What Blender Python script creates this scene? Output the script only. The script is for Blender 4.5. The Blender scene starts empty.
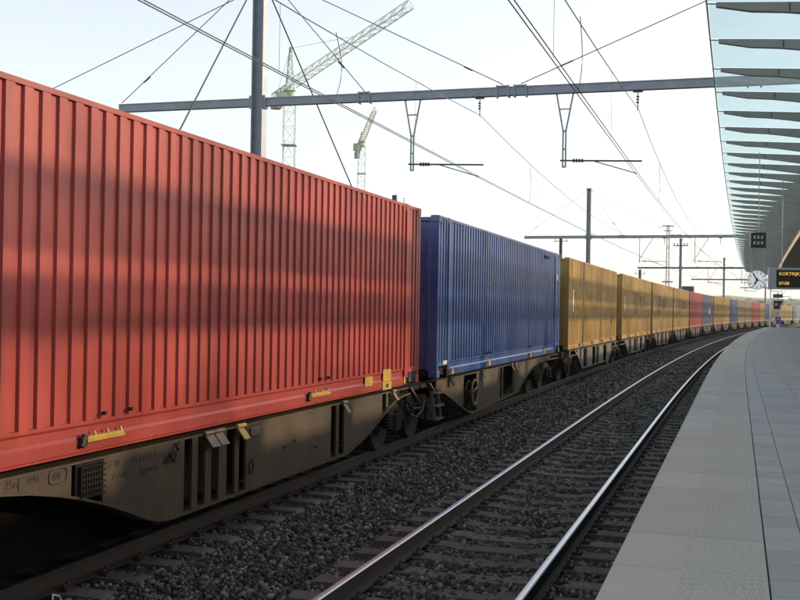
import bpy, math, random
import numpy as np
from mathutils import Vector, Matrix
random.seed(7); rng = np.random.default_rng(11)
sc = bpy.context.scene
COL = sc.collection
R = math.radians

# ------------------------------------------------------------------ camera
EYE, TH, S0, K, KC = 2.30, .30114, 23.8, .00069, .0002
cam = bpy.data.cameras.new('camera'); camo = bpy.data.objects.new('camera', cam); COL.objects.link(camo)
cam.sensor_width = 36; cam.lens = 1088 / 800 * 36; cam.clip_start = .05; cam.clip_end = 12000
camo.matrix_world = Matrix.Translation((0, 0, EYE)) @ Matrix.Rotation(math.pi / 2 + .00675, 4, 'X') @ Matrix.Rotation(.0166, 4, 'Z')
sc.camera = camo
sc.render.resolution_x, sc.render.resolution_y = 1024, 768
# ------------------------------------------------------------------ sky, sun, exposure
SUN_EL, PHI = R(13.5), R(-30)
nx, ny, tx, ty = math.cos(TH), -math.sin(TH), math.sin(TH), math.cos(TH)
sunv = Vector(((nx * math.cos(PHI) - tx * math.sin(PHI)) * math.cos(SUN_EL), (ny * math.cos(PHI) - ty * math.sin(PHI)) * math.cos(SUN_EL), math.sin(SUN_EL)))
w = bpy.data.worlds.new('World'); sc.world = w; w.use_nodes = True
nt = w.node_tree; bgn = nt.nodes['Background']
sky = nt.nodes.new('ShaderNodeTexSky'); sky.sky_type = 'NISHITA'; sky.sun_disc = False
sky.sun_elevation = SUN_EL; sky.sun_rotation = math.atan2(sunv.x, sunv.y)
sky.air_density = 1.0; sky.dust_density = 1.6; sky.ozone_density = 1.0
hsv = nt.nodes.new('ShaderNodeHueSaturation'); hsv.inputs['Saturation'].default_value = .42
nt.links.new(sky.outputs[0], hsv.inputs['Color']); nt.links.new(hsv.outputs[0], bgn.inputs[0]); bgn.inputs[1].default_value = .15
sl = bpy.data.lights.new('sun', 'SUN'); sl.energy = 2.1; sl.angle = R(.6); sl.color = (1, .74, .48)
slo = bpy.data.objects.new('sun', sl); COL.objects.link(slo); slo.rotation_euler = sunv.to_track_quat('Z', 'Y').to_euler(); slo.location = (0, -20, 40)
sc.view_settings.view_transform = 'Standard'; sc.view_settings.look = 'None'; sc.view_settings.gamma = 1
sc.view_settings.exposure = 1.2
sc.cycles.max_bounces = 8; sc.cycles.transparent_max_bounces = 24

# ------------------------------------------------------------------ track geometry: s along the line, o to the right of the camera's line
def XYZ(s, o, z=0., k=K):
    if s <= S0: a, b = s, o
    else:
        t = (s - S0) * k; r = 1 / k - o; a = S0 + r * math.sin(t); b = 1 / k - r * math.cos(t)
    return Vector((a * tx + b * nx, a * ty + b * ny, z))
def head(s, k=K): return TH + max(0, s - S0) * k
def rotz(s, k=K): return math.pi / 2 - head(s, k)          # local x along the line, local y to the left

# ------------------------------------------------------------------ helpers
class MB:
    def __init__(self): self.v = []; self.f = []
    def add(self, vs, fs):
        b = len(self.v); self.v += [tuple(p) for p in vs]; self.f += [tuple(i + b for i in q) for q in fs]; return self
    def box(self, x0, x1, y0, y1, z0, z1):
        return self.add([(x0,y0,z0),(x1,y0,z0),(x1,y1,z0),(x0,y1,z0),(x0,y0,z1),(x1,y0,z1),(x1,y1,z1),(x0,y1,z1)],
                        [(0,3,2,1),(4,5,6,7),(0,1,5,4),(1,2,6,5),(2,3,7,6),(3,0,4,7)])
    def bbox(self, x0, x1, y0, y1, z0, z1, b=.01):            # box with chamfered edges round z and at the top
        c = [(x0+b,y0),(x1-b,y0),(x1,y0+b),(x1,y1-b),(x1-b,y1),(x0+b,y1),(x0,y1-b),(x0,y0+b)]
        d = [(x0+2*b,y0+b),(x1-2*b,y0+b),(x1-b,y0+2*b),(x1-b,y1-2*b),(x1-2*b,y1-b),(x0+2*b,y1-b),(x0+b,y1-2*b),(x0+b,y0+2*b)]
        vs = [p+(z0,) for p in c] + [p+(z1-b,) for p in c] + [p+(z1,) for p in d]
        fs = [tuple(range(7,-1,-1)), tuple(range(16,24))]
        for i in range(8):
            j = (i+1) % 8; fs += [(i,j,8+j,8+i),(8+i,8+j,16+j,16+i)]
        return self.add(vs, fs)
    def prism(self, poly, a, b, ax='y'):                       # polygon swept along an axis
        n = len(poly)
        def P(u, v, w): return {'y': (u, w, v), 'x': (w, u, v), 'z': (u, v, w)}[ax]
        vs = [P(u, v, a) for u, v in poly] + [P(u, v, b) for u, v in poly]
        return self.add(vs, [tuple(range(n)), tuple(range(2*n-1, n-1, -1))] + [(i, n+i, n+(i+1) % n, (i+1) % n) for i in range(n)])
    def tube(self, p, q, r, n=6, r2=None):
        p, q = Vector(p), Vector(q); d = (q - p)
        if d.length < 1e-6: return self
        d.normalize(); u = d.orthogonal().normalized(); w_ = d.cross(u); r2 = r if r2 is None else r2
        A = [p + (u*math.cos(2*math.pi*i/n) + w_*math.sin(2*math.pi*i/n))*r for i in range(n)]
        B = [q + (u*math.cos(2*math.pi*i/n) + w_*math.sin(2*math.pi*i/n))*r2 for i in range(n)]
        return self.add(A + B, [(i, (i+1) % n, n+(i+1) % n, n+i) for i in range(n)] + [tuple(range(n-1,-1,-1)), tuple(range(n, 2*n))])
    def path(self, pts, r, n=6):
        pts = [Vector(p) for p in pts]; rings = []
        ref = Vector((0, 0, 1))
        for i, p in enumerate(pts):
            d = (pts[min(i+1, len(pts)-1)] - pts[max(i-1, 0)]).normalized()
            u = d.cross(ref)
            if u.length < .05: u = d.cross(Vector((0, 1, 0)))
            u.normalize(); w_ = d.cross(u)
            rings.append([p + (u*math.cos(2*math.pi*j/n) + w_*math.sin(2*math.pi*j/n))*r for j in range(n)])
        b = []
        for k in range(len(pts)-1):
            b += [(k*n+j, k*n+(j+1) % n, (k+1)*n+(j+1) % n, (k+1)*n+j) for j in range(n)]
        return self.add([v for ring in rings for v in ring], b)
    def beam(self, p, q, w_, h):                               # rectangular bar from p to q
        p, q = Vector(p), Vector(q); d = (q-p).normalized(); u = d.cross(Vector((0,0,1)))
        if u.length < .02: u = Vector((1,0,0))
        u.normalize(); v = u.cross(d)
        c = [(-1,-1),(1,-1),(1,1),(-1,1)]
        vs = [p + u*a*w_/2 + v*b*h/2 for a, b in c] + [q + u*a*w_/2 + v*b*h/2 for a, b in c]
        return self.add(vs, [(0,3,2,1),(4,5,6,7),(0,1,5,4),(1,2,6,5),(2,3,7,6),(3,0,4,7)])
    def sweep(self, prof, ss, k=K, closed=True):               # profile (o, z) along the line
        n = len(prof); vs = [XYZ(s, o, z, k) for s in ss for o, z in prof]; fs = []
        m = n if closed else n-1
        for i in range(len(ss)-1):
            fs += [(i*n+j, i*n+(j+1) % n, (i+1)*n+(j+1) % n, (i+1)*n+j) for j in range(m)]
        if closed: fs += [tuple(range(n-1,-1,-1)), tuple(range((len(ss)-1)*n, len(ss)*n))]
        return self.add(vs, fs)
    def mesh(self, name, m, smooth=False):
        me = bpy.data.meshes.new(name); me.from_pydata(self.v, [], self.f); me.update()
        if m: me.materials.append(m)
        if smooth: me.polygons.foreach_set('use_smooth', [True]*len(me.polygons))
        return me
def link(name, me, parent=None, world=False):
    o = bpy.data.objects.new(name, me); COL.objects.link(o)
    if parent:
        o.parent = parent
        if world: o.matrix_parent_inverse = PM[parent.name].inverted()
    return o
PM = {}
def part(name, mb, m, parent=None, world=False, smooth=False):
    return link(name, mb.mesh(name, m, smooth), parent, world)
def tag(o, label=None, cat=None, group=None, kind=None):
    if label: o['label'] = label
    if cat: o['category'] = cat
    if group: o['group'] = group
    if kind: o['kind'] = kind
    return o
def thing(name, label, cat, loc=(0,0,0), rz=0., group=None):
    o = bpy.data.objects.new(name, None); COL.objects.link(o); o.empty_display_size = .3
    o.location = loc; o.rotation_euler = (0, 0, rz)
    PM[o.name] = Matrix.Translation(Vector(loc)) @ Matrix.Rotation(rz, 4, 'Z')
    return tag(o, label, cat, group)
def copy_tree(o, parent=None):
    c = o.copy(); COL.objects.link(c); c.parent = parent
    for ch in o.children: copy_tree(ch, c)
    return c
def text_mesh(txt, size, m, ext=.002, align='LEFT'):
    cu = bpy.data.curves.new('t', 'FONT'); cu.body = txt; cu.size = size; cu.extrude = ext; cu.align_x = align; cu.align_y = 'CENTER'; cu.resolution_u = 3
    ob = bpy.data.objects.new('t', cu); COL.objects.link(ob)
    me = bpy.data.meshes.new_from_object(ob.evaluated_get(bpy.context.evaluated_depsgraph_get()))
    bpy.data.objects.remove(ob); me.materials.clear(); me.materials.append(m); return me

# ------------------------------------------------------------------ materials
def mat(name, col, rough=.6, metal=0., var=.15, scale=3., bump=0., bscale=40., dirt=None, dirt_amt=.5, streak=(6,6,.5), rand=0., island=0., fade=None, spec=.5):
    m = bpy.data.materials.new(name); m.use_nodes = True; n = m.node_tree; N, Lk = n.nodes, n.links
    p = N['Principled BSDF']; p.inputs['Roughness'].default_value = rough; p.inputs['Metallic'].default_value = metal
    p.inputs['Specular IOR Level'].default_value = spec
    tc = N.new('ShaderNodeTexCoord')
    no = N.new('ShaderNodeTexNoise'); no.inputs['Scale'].default_value = scale; no.inputs['Detail'].default_value = 6; no.inputs['Roughness'].default_value = .65
    Lk.new(tc.outputs['Object'], no.inputs['Vector'])
    rp = N.new('ShaderNodeValToRGB'); rp.color_ramp.elements[0].position = .3; rp.color_ramp.elements[1].position = .7
    c0 = [max(0, c*(1-var)) for c in col]; c1 = [min(1, c*(1+var)) for c in col]
    rp.color_ramp.elements[0].color = (*c0, 1); rp.color_ramp.elements[1].color = (*c1, 1)
    Lk.new(no.outputs['Fac'], rp.inputs['Fac']); out = rp.outputs['Color']
    def mixc(fac, a, bcol, mode='MIX'):
        mx = N.new('ShaderNodeMix'); mx.data_type = 'RGBA'; mx.blend_type = mode
        Lk.new(fac, mx.inputs['Factor']); Lk.new(a, mx.inputs['A'])
        if isinstance(bcol, tuple): mx.inputs['B'].default_value = (*bcol, 1)
        else: Lk.new(bcol, mx.inputs['B'])
        return mx.outputs['Result']
    def rampf(src, lo, hi, v=1.):
        r = N.new('ShaderNodeMapRange'); r.inputs['From Min'].default_value = lo; r.inputs['From Max'].default_value = hi; r.inputs['To Max'].default_value = v
        Lk.new(src, r.inputs['Value']); return r.outputs['Result']
    if dirt:
        mp = N.new('ShaderNodeMapping'); mp.inputs['Scale'].default_value = streak; Lk.new(tc.outputs['Object'], mp.inputs['Vector'])
        n2 = N.new('ShaderNodeTexNoise'); n2.inputs['Scale'].default_value = 1.; n2.inputs['Detail'].default_value = 8; n2.inputs['Roughness'].default_value = .7; Lk.new(mp.outputs['Vector'], n2.inputs['Vector'])
        out = mixc(rampf(n2.outputs['Fac'], .48, .75, dirt_amt), out, dirt)
    if fade:
        n3 = N.new('ShaderNodeTexNoise'); n3.inputs['Scale'].default_value = .7; n3.inputs['Detail'].default_value = 5; Lk.new(tc.outputs['Object'], n3.inputs['Vector'])
        out = mixc(rampf(n3.outputs['Fac'], .42, .7, .55), out, fade)
    if rand or island:
        if island: g = N.new('ShaderNodeNewGeometry'); src = g.outputs['Random Per Island']
        else: g = N.new('ShaderNodeObjectInfo'); src = g.outputs['Random']
        a = max(rand, island)
        r = N.new('ShaderNodeMapRange'); r.inputs['To Min'].default_value = 1-a; r.inputs['To Max'].default_value = 1+a
        if island:
            pw = N.new('ShaderNodeMath'); pw.operation = 'POWER'; pw.inputs[1].default_value = 3.; Lk.new(src, pw.inputs[0]); Lk.new(pw.outputs[0], r.inputs['Value']); r.inputs['To Min'].default_value = .5; r.inputs['To Max'].default_value = 3.4
        else: Lk.new(src, r.inputs['Value'])
        hs = N.new('ShaderNodeHueSaturation'); Lk.new(r.outputs['Result'], hs.inputs['Value']); Lk.new(out, hs.inputs['Color']); out = hs.outputs['Color']
    Lk.new(out, p.inputs['Base Color'])
    if bump:
        nb = N.new('ShaderNodeTexNoise'); nb.inputs['Scale'].default_value = bscale; nb.inputs['Detail'].default_value = 4; Lk.new(tc.outputs['Object'], nb.inputs['Vector'])
        bp = N.new('ShaderNodeBump'); bp.inputs['Strength'].default_value = bump; bp.inputs['Distance'].default_value = .02; Lk.new(nb.outputs['Fac'], bp.inputs['Height']); Lk.new(bp.outputs['Normal'], p.inputs['Normal'])
    rr = N.new('ShaderNodeMapRange'); rr.inputs['To Min'].default_value = max(.05, rough-.1); rr.inputs['To Max'].default_value = min(1, rough+.12); Lk.new(no.outputs['Fac'], rr.inputs['Value']); Lk.new(rr.outputs['Result'], p.inputs['Roughness'])
    return m
M = {}
M['red'] = mat('red_paint', (.33,.040,.032), .38, spec=.45, var=.2, scale=1.3, dirt=(.15,.028,.024), dirt_amt=.75, streak=(7,7,.3), fade=(.38,.062,.048), bump=.08, bscale=5, rand=.11)
M['blue'] = mat('blue_paint', (.018,.066,.25), .30, spec=.55, var=.18, scale=1.3, dirt=(.15,.19,.28), dirt_amt=.7, streak=(5,5,.3), fade=(.10,.15,.29), bump=.08, bscale=5, rand=.11)
M['yellow'] = mat('yellow_paint', (.38,.235,.06), .5, spec=.3, var=.3, scale=.8, dirt=(.12,.08,.04), dirt_amt=1., streak=(3,3,.5), fade=(.36,.25,.10), bump=.06, bscale=5, rand=.11)
M['tan'] = mat('tan_paint', (.25,.165,.075), .55, var=.18, scale=1.2, dirt=(.16,.11,.06), dirt_amt=.6, streak=(2.5,2.5,.25), rand=.11)
M['red2'] = mat('faded_red_paint', (.36,.05,.045), .5, var=.2, scale=1.2, dirt=(.42,.20,.15), dirt_amt=.5, streak=(2.5,2.5,.25), rand=.11)
M['bluegrey'] = mat('blue_grey_paint', (.10,.12,.20), .5, var=.15, scale=1.2, dirt=(.2,.2,.22), dirt_amt=.5, streak=(2.5,2.5,.25), rand=.11)
M['decal_y'] = mat('yellow_mark', (.46,.31,.045), .45, var=.15, scale=9, dirt=(.2,.12,.03), dirt_amt=.6, streak=(20,20,20))
M['decal_w'] = mat('white_mark', (.7,.68,.62), .5, var=.1)
M['black'] = mat('black_metal', (.012,.012,.013), .6, var=.3)
M['sill'] = mat('brown_sill_paint', (.055,.035,.017), .6, var=.35, scale=2.5, dirt=(.025,.018,.012), dirt_amt=.95, streak=(4,4,.9), bump=.06, bscale=20)
M['sill_y'] = mat('yellowish_sill_paint', (.26,.18,.05), .6, var=.22, scale=4, dirt=(.10,.065,.03), dirt_amt=.7, streak=(5,5,.9))
M['sill_g'] = mat('grey_sill_paint', (.12,.11,.10), .6, var=.25, scale=2.5, dirt=(.07,.055,.04), dirt_amt=.7, streak=(3,3,.5), rand=.15)
M['under'] = mat('underframe_grime', (.014,.012,.010), .8, var=.4, scale=5, spec=.2)
M['wheel'] = mat('wheel_steel', (.05,.042,.036), .55, metal=.5, var=.3, scale=6)
M['shadeblack'] = mat('shade_matte_black', (.007,.0065,.006), .95, var=.3, spec=.05)  # near-black that stands in for deep shade under the wagon
M['cream_m'] = mat('bare_worn_steel', (.16,.125,.09), .5, metal=.3, var=.3, scale=12)
M['rail'] = mat('rusty_rail_steel', (.035,.024,.02), .75, var=.35, scale=14, bump=.15, bscale=60)
M['railtop'] = mat('polished_rail_steel', (.66,.66,.70), .32, metal=1., var=.06, scale=3)
M['sleeper'] = mat('sleeper_concrete', (.095,.092,.078), .9, var=.3, scale=8, bump=.3, bscale=50, rand=.22, dirt=(.055,.052,.042), dirt_amt=.6, streak=(6,6,6))
M['ballast'] = mat('ballast_stone', (.072,.069,.056), .85, var=.4, scale=30, island=.85)
M['bed'] = mat('ballast_ground', (.055,.052,.043), .95, var=.55, scale=16, bump=1., bscale=22)
M['ground'] = mat('earth', (.12,.12,.075), .95, var=.35, scale=.05)
M['slab'] = mat('light_concrete_slab', (.45,.435,.40), .8, var=.08, scale=4, bump=.10, bscale=70, rand=.08, dirt=(.29,.28,.26), dirt_amt=.6, streak=(2,2,2))
M['tile'] = mat('blue_grey_stone_tile', (.35,.36,.36), .62, var=.12, scale=3, bump=.06, bscale=60, rand=.10, dirt=(.24,.25,.25), dirt_amt=.6, streak=(1.6,1.6,1.6))
M['mortar'] = mat('joint_mortar', (.09,.09,.09), .95, var=.2)
M['conc'] = mat('grey_concrete', (.30,.29,.27), .85, var=.2, scale=1.5, dirt=(.16,.155,.14), streak=(3,3,.4))
M['galv'] = mat('galvanised_steel', (.27,.31,.35), .55, metal=.1, var=.15, scale=4, dirt=(.25,.21,.19), dirt_amt=.35)
M['galv_d'] = mat('dark_galvanised_steel', (.08,.10,.11), .55, metal=.3, var=.2, scale=4)
M['wire'] = mat('copper_wire', (.14,.145,.15), .6, metal=.1, var=.2)
M['wire_d'] = mat('dark_cable', (.02,.022,.025), .6, var=.2)
M['insul'] = mat('brown_insulator', (.035,.03,.03), .3, var=.2)
M['rib'] = mat('rib_steel', (.33,.335,.31), .5, metal=.2, var=.12, scale=2)
M['soffit'] = mat('dark_soffit', (.045,.05,.05), .7, var=.2)
M['cream'] = mat('cream_fascia', (.62,.50,.33), .6, var=.08)
M['crane'] = mat('green_crane_paint', (.24,.35,.26), .6, var=.2)
M['crane_w'] = mat('pale_crane_steel', (.72,.78,.74), .6, var=.15)
M['white'] = mat('white_enamel', (.82,.82,.81), .4, var=.04)
M['grey'] = mat('light_grey_housing', (.38,.39,.40), .45, var=.08)
M['screen'] = mat('black_screen', (.006,.006,.006), .25, var=.1)
M['signblue'] = mat('blue_sign', (.02,.12,.5), .4, var=.05)
M['hill'] = mat('wooded_hill', (.085,.115,.05), .95, var=.5, scale=.02)
M['leaf'] = mat('hedge_leaf', (.07,.11,.04), .8, var=.4, scale=.3)
M['roof'] = mat('tile_roof', (.25,.10,.07), .8, var=.2)
def emis(name, col, st):
    m = bpy.data.materials.new(name); m.use_nodes = True; p = m.node_tree.nodes['Principled BSDF']
    p.inputs['Base Color'].default_value = (*col, 1); p.inputs['Emission Color'].default_value = (*col, 1); p.inputs['Emission Strength'].default_value = st; return m
M['led'] = emis('amber_led', (.85, .5, .08), .4); M['redlamp'] = emis('red_signal_lamp', (.6, .09, .06), .15); M['dial'] = emis('dial_added_glow', (.8,.82,.84), .16); M['glow'] = emis('white_digits', (.25,.33,.36), .05)  # the dial's glow is added to brighten its face
def glass_mat():
    m = bpy.data.materials.new('canopy_glass'); m.use_nodes = True; n = m.node_tree; N, Lk = n.nodes, n.links
    p = N['Principled BSDF']; p.inputs['Base Color'].default_value = (.45,.58,.57,1); p.inputs['Roughness'].default_value = .15
    tb = N.new('ShaderNodeBsdfTransparent'); tb.inputs['Color'].default_value = (.62,.75,.79,1)
    tl = N.new('ShaderNodeBsdfTranslucent'); tl.inputs['Color'].default_value = (.55,.68,.66,1)
    tcn = N.new('ShaderNodeTexCoord'); no = N.new('ShaderNodeTexNoise'); no.inputs['Scale'].default_value = .9; no.inputs['Detail'].default_value = 5; Lk.new(tcn.outputs['Object'], no.inputs['Vector'])
    mr = N.new('ShaderNodeMapRange'); mr.inputs['To Min'].default_value = .25; mr.inputs['To Max'].default_value = .45; Lk.new(no.outputs['Fac'], mr.inputs['Value'])
    m1 = N.new('ShaderNodeMixShader'); m1.inputs['Fac'].default_value = .6; Lk.new(p.outputs[0], m1.inputs[1]); Lk.new(tl.outputs[0], m1.inputs[2])
    m2 = N.new('ShaderNodeMixShader'); Lk.new(mr.outputs['Result'], m2.inputs['Fac']); Lk.new(tb.outputs[0], m2.inputs[1]); Lk.new(m1.outputs[0], m2.inputs[2])
    Lk.new(m2.outputs[0], N['Material Output'].inputs['Surface']); return m
M['glass'] = glass_mat()
def frost_mat():
    m = bpy.data.materials.new('frosted_cream_panel'); m.use_nodes = True; n = m.node_tree; N, Lk = n.nodes, n.links
    p = N['Principled BSDF']; p.inputs['Base Color'].default_value = (.75,.7,.58,1); p.inputs['Roughness'].default_value = .5
    tl = N.new('ShaderNodeBsdfTranslucent'); tl.inputs['Color'].default_value = (.92,.88,.76,1)
    mx = N.new('ShaderNodeMixShader'); mx.inputs['Fac'].default_value = .7; Lk.new(p.outputs[0], mx.inputs[1]); Lk.new(tl.outputs[0], mx.inputs[2]); Lk.new(mx.outputs[0], N['Material Output'].inputs['Surface']); return m
M['frost'] = frost_mat()
def shade_glass(name, lo, hi, sc_):  # noise-patterned pane that lets part of the sun through, for the added screen
    m = bpy.data.materials.new(name); m.use_nodes = True; n = m.node_tree; N, Lk = n.nodes, n.links
    p = N['Principled BSDF']; p.inputs['Base Color'].default_value = (.16,.17,.17,1); p.inputs['Roughness'].default_value = .2
    tb = N.new('ShaderNodeBsdfTransparent'); tc = N.new('ShaderNodeTexCoord'); no = N.new('ShaderNodeTexNoise'); no.inputs['Scale'].default_value = sc_; no.inputs['Detail'].default_value = 3; Lk.new(tc.outputs['Object'], no.inputs['Vector'])
    mr = N.new('ShaderNodeMapRange'); mr.inputs['From Min'].default_value = .35; mr.inputs['From Max'].default_value = .65; mr.inputs['To Min'].default_value = lo; mr.inputs['To Max'].default_value = hi; Lk.new(no.outputs['Fac'], mr.inputs['Value'])
    mx = N.new('ShaderNodeMixShader'); Lk.new(mr.outputs['Result'], mx.inputs['Fac']); Lk.new(tb.outputs[0], mx.inputs[1]); Lk.new(p.outputs[0], mx.inputs[2]); Lk.new(mx.outputs[0], N['Material Output'].inputs['Surface']); return m
M['dimglass'] = shade_glass('patchy_sun_dimming_glass', .06, .50, .8); M['bandglass'] = shade_glass('shade_band_glass', .74, 1., .6)  # first pane dims the sun in patches, second casts the shade bands

# ------------------------------------------------------------------ ground, ballast
AX2, AXT = -2.383, -6.33                                        # axes of the empty track and of the train's track
def rng_s(a, b, d): return [a + (b-a)*i/int(math.ceil((b-a)/d)) for i in range(int(math.ceil((b-a)/d))+1)]
mb = MB(); n = 64
mb.add([(0,0,-.45)] + [(4500*math.cos(2*math.pi*i/n), 4500*math.sin(2*math.pi*i/n), -.45) for i in range(n)], [(0, 1+i, 1+(i+1) % n) for i in range(n)])
tag(part('ground', mb, M['ground']), kind='structure')
SS = [-30 + 4*i for i in range(14)] + rng_s(24, 330, 4)
mb = MB(); prof = [(-30,-.42),(-18,-.36),(-9,-.3),(-7.9,-.24),(-5.0,-.225),(-4.3,-.25),(-3.7,-.225),(-1.1,-.225),(-.80,-.30)]
mb.sweep(prof, SS, closed=False)
tag(part('ballast_bed', mb, M['bed']), kind='structure')
# loose stones
ph = (1+5**.5)/2
ico = np.array([(-1,ph,0),(1,ph,0),(-1,-ph,0),(1,-ph,0),(0,-1,ph),(0,1,ph),(0,-1,-ph),(0,1,-ph),(ph,0,-1),(ph,0,1),(-ph,0,-1),(-ph,0,1)])/math.sqrt(1+ph*ph)
icof = np.array([(0,11,5),(0,5,1),(0,1,7),(0,7,10),(0,10,11),(1,5,9),(5,11,4),(11,10,2),(10,7,6),(7,1,8),(3,9,4),(3,4,2),(3,2,6),(3,6,8),(3,8,9),(4,9,5),(2,4,11),(6,2,10),(8,6,7),(9,8,1)])
def stones():
    P = []; Z = []
    for s0, s1, dens, size in ((5.2,11,680,.030),(11,17,480,.034),(17,26,260,.044),(26,42,130,.058),(42,70,55,.08)):
        cnt = int((s1-s0)*5.1*dens)
        s = rng.uniform(s0, s1, cnt); o = rng.uniform(-5.75, -.80, cnt)
        sz = size*.86*rng.uniform(.5, 1.5, cnt)
        keep = np.ones(cnt, bool)
        for ax in (AX2, AXT):
            for sg in (-1, 1): keep &= np.abs(o-(ax+sg*.7525)) > .085          # clear of the rails
        z = -.225 + rng.uniform(-.015, .028, cnt) + .02*np.sin(s*1.7+o*2)*np.sin(o*3.1-s*.6)
        slp = ((s/.6) % 1)                                                     # partly clear the sleepers
        on = (slp > .28) & (slp < .72) & ((np.abs(o-AX2) < 1.3) | (np.abs(o-AXT) < 1.3))
        keep &= ~(on & (rng.uniform(0,1,cnt) < np.where(np.abs(o-AX2) < .7, .62, .90)))
        mid = (o < -3.75) & (o > -4.95); z = np.where(mid, z + .02 + .035*np.exp(-((o+4.35)/.45)**2), z)
        edge = o > -1.05; z = np.where(edge, z-.03, z)
        a = np.where(s > S0, (s-S0)*K, 0.); r = 1/K - o
        aa = np.where(s > S0, S0 + r*np.sin(a), s); bb = np.where(s > S0, 1/K - r*np.cos(a), o)
        P.append(np.stack([aa*tx+bb*nx, aa*ty+bb*ny, z], 1)[keep]); Z.append(sz[keep])
    P = np.concatenate(P); Z = np.concatenate(Z); n = len(P)
    q = rng.normal(size=(n,4)); q /= np.linalg.norm(q, axis=1, keepdims=True); a,b,c,d = q.T
    RM = np.stack([1-2*(c*c+d*d),2*(b*c-a*d),2*(b*d+a*c),2*(b*c+a*d),1-2*(b*b+d*d),2*(c*d-a*b),2*(b*d-a*c),2*(c*d+a*b),1-2*(b*b+c*c)],1).reshape(n,3,3)
    V = ico[None]*rng.uniform(.62,1.15,(n,12,1)); V = V*np.stack([rng.uniform(.8,1.5,n),rng.uniform(.7,1.1,n),rng.uniform(.5,.85,n)],1)[:,None,:]
    V = np.einsum('nij,nkj->nki', RM, V)*Z[:,None,None] + P[:,None,:]
    F = (icof[None] + (np.arange(n)*12)[:,None,None]).reshape(-1)
    me = bpy.data.meshes.new('ballast_stones'); me.vertices.add(n*12); me.vertices.foreach_set('co', V.reshape(-1).astype(np.float32))
    me.loops.add(n*60); me.loops.foreach_set('vertex_index', F.astype(np.int32)); me.polygons.add(n*20)
    me.polygons.foreach_set('loop_start', np.arange(0, n*60, 3, dtype=np.int32)); me.update(calc_edges=True); me.materials.append(M['ballast']); return me
so_ = link('ballast_stones', stones()); tag(so_, 'loose grey brown ballast stones between and beside the rails', 'gravel', kind='stuff')

# ------------------------------------------------------------------ tracks
rail_prof = [(-.075,-.172),(.075,-.172),(.075,-.160),(.012,-.142),(.010,-.045),(.034,-.034),(.036,-.012),(.030,-.008),(-.030,-.008),(-.036,-.012),(-.034,-.034),(-.010,-.045),(-.012,-.142),(-.075,-.160)]
RS = [-6 + 3*i for i in range(10)] + rng_s(24, 320, 2.5)
slm = MB().prism([(-1.3,-.36),(1.3,-.36),(1.3,-.205),(1.27,-.178),(.45,-.178),(.35,-.20),(-.35,-.20),(-.45,-.178),(-1.27,-.178),(-1.3,-.205)], -.13, .13, 'x').mesh('sleeper', M['sleeper'])
clip = MB()
for sg in (-1, 1):
    for q in (-1, 1):
        c = sg*.7525 + q*.11
        clip.box(-.07, .07, c-.045, c+.045, -.178, -.145); clip.tube((-.05, c, -.14), (.05, c, -.125), .016, 6); clip.tube((0, c, -.16), (0, c, -.10), .018, 6)
clipm = clip.mesh('rail_fastenings', M['rail'])
def track(label, ax, s_ind, s_far):
    base = XYZ(20, ax, -.2); t = thing('railway_track', label, 'railway track', base, 0)
    for sg in (-1, 1):
        r = part('rail', MB().sweep([(ax+sg*.7525+a, z) for a, z in rail_prof], RS), M['rail'], t, True)
        rt = part('running_surface', MB().sweep([(ax+sg*.7525+a, z) for a, z in ((-.0335,-.010),(.0335,-.010),(.0335,-.007),(.024,-.0005),(.008,.0012),(-.008,.0012),(-.024,-.0005),(-.0335,-.007))], RS), M['railtop'])
        rt.parent = r; rt.matrix_parent_inverse = PM[t.name].inverted() @ Matrix.Identity(4) if False else Matrix.Identity(4)
    s = 3.3; stuff = MB(); tm = [v.co.copy() for v in slm.vertices]; tf = [tuple(p.vertices) for p in slm.polygons]
    cv = [v.co.copy() for v in clipm.vertices]; cf = [tuple(p.vertices) for p in clipm.polygons]; clips = MB()
    while s < s_far:
        m4 = Matrix.Translation(XYZ(s, ax, random.uniform(-.006,.006))) @ Matrix.Rotation(rotz(s), 4, 'Z')
        if s < s_ind:
            o = link('sleeper', slm, t); o.matrix_parent_inverse = PM[t.name].inverted(); o.matrix_basis = m4
            if s < 45: clips.add([m4 @ v for v in cv], cf)
        else: stuff.add([m4 @ v for v in tm], tf)
        s += .6
    tag(part('sleepers_far', stuff, M['sleeper'], t, True), kind='stuff')
    tag(part('rail_fastenings', clips, M['rail'], t, True), kind='stuff')
    return t
track('empty track with two shiny rails beside the platform edge', AX2, 80, 260)
track('track under the container train, mostly hidden in shade', AXT, 70, 200)

# ------------------------------------------------------------------ platform
ZP = .76; OE, OSL, OW = -.705, .195, 11.4
PS = [-30 + 3*i for i in range(18)] + rng_s(24, 128, 2)
plat = part('platform', MB().sweep([(OE+.12,-.40),(OE+.12,.60),(OE+.03,.60),(OE+.03,ZP-.05),(OW,ZP-.05),(OW,-.40)], PS), M['mortar'])
tag(plat, kind='structure')
slab_me = MB().bbox(-.512, .512, -.4485, .4485, ZP-.045-.1, ZP, .006).mesh('edge_slab', M['slab'])
def piece(name, me, s, o):
    ob = link(name, me, plat); p = XYZ(s, o, random.uniform(-.0015,.0015)); ob.location = p; ob.rotation_euler = (0, 0, rotz(s)); return ob
s = 6.73-1.03*5 + .515; farsl = MB()
while s < 127:
    if s < 60: piece('edge_slab', slab_me, s, (OE+OSL)/2 - .004)
    else:
        m4 = Matrix.Translation(XYZ(s, (OE+OSL)/2 - .004)) @ Matrix.Rotation(rotz(s), 4, 'Z'); farsl.add([m4 @ v.co for v in slab_me.vertices], [tuple(p.vertices) for p in slab_me.polygons])
    s += 1.03
tag(part('edge_slabs_far', farsl, M['slab'], plat), kind='stuff')
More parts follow.
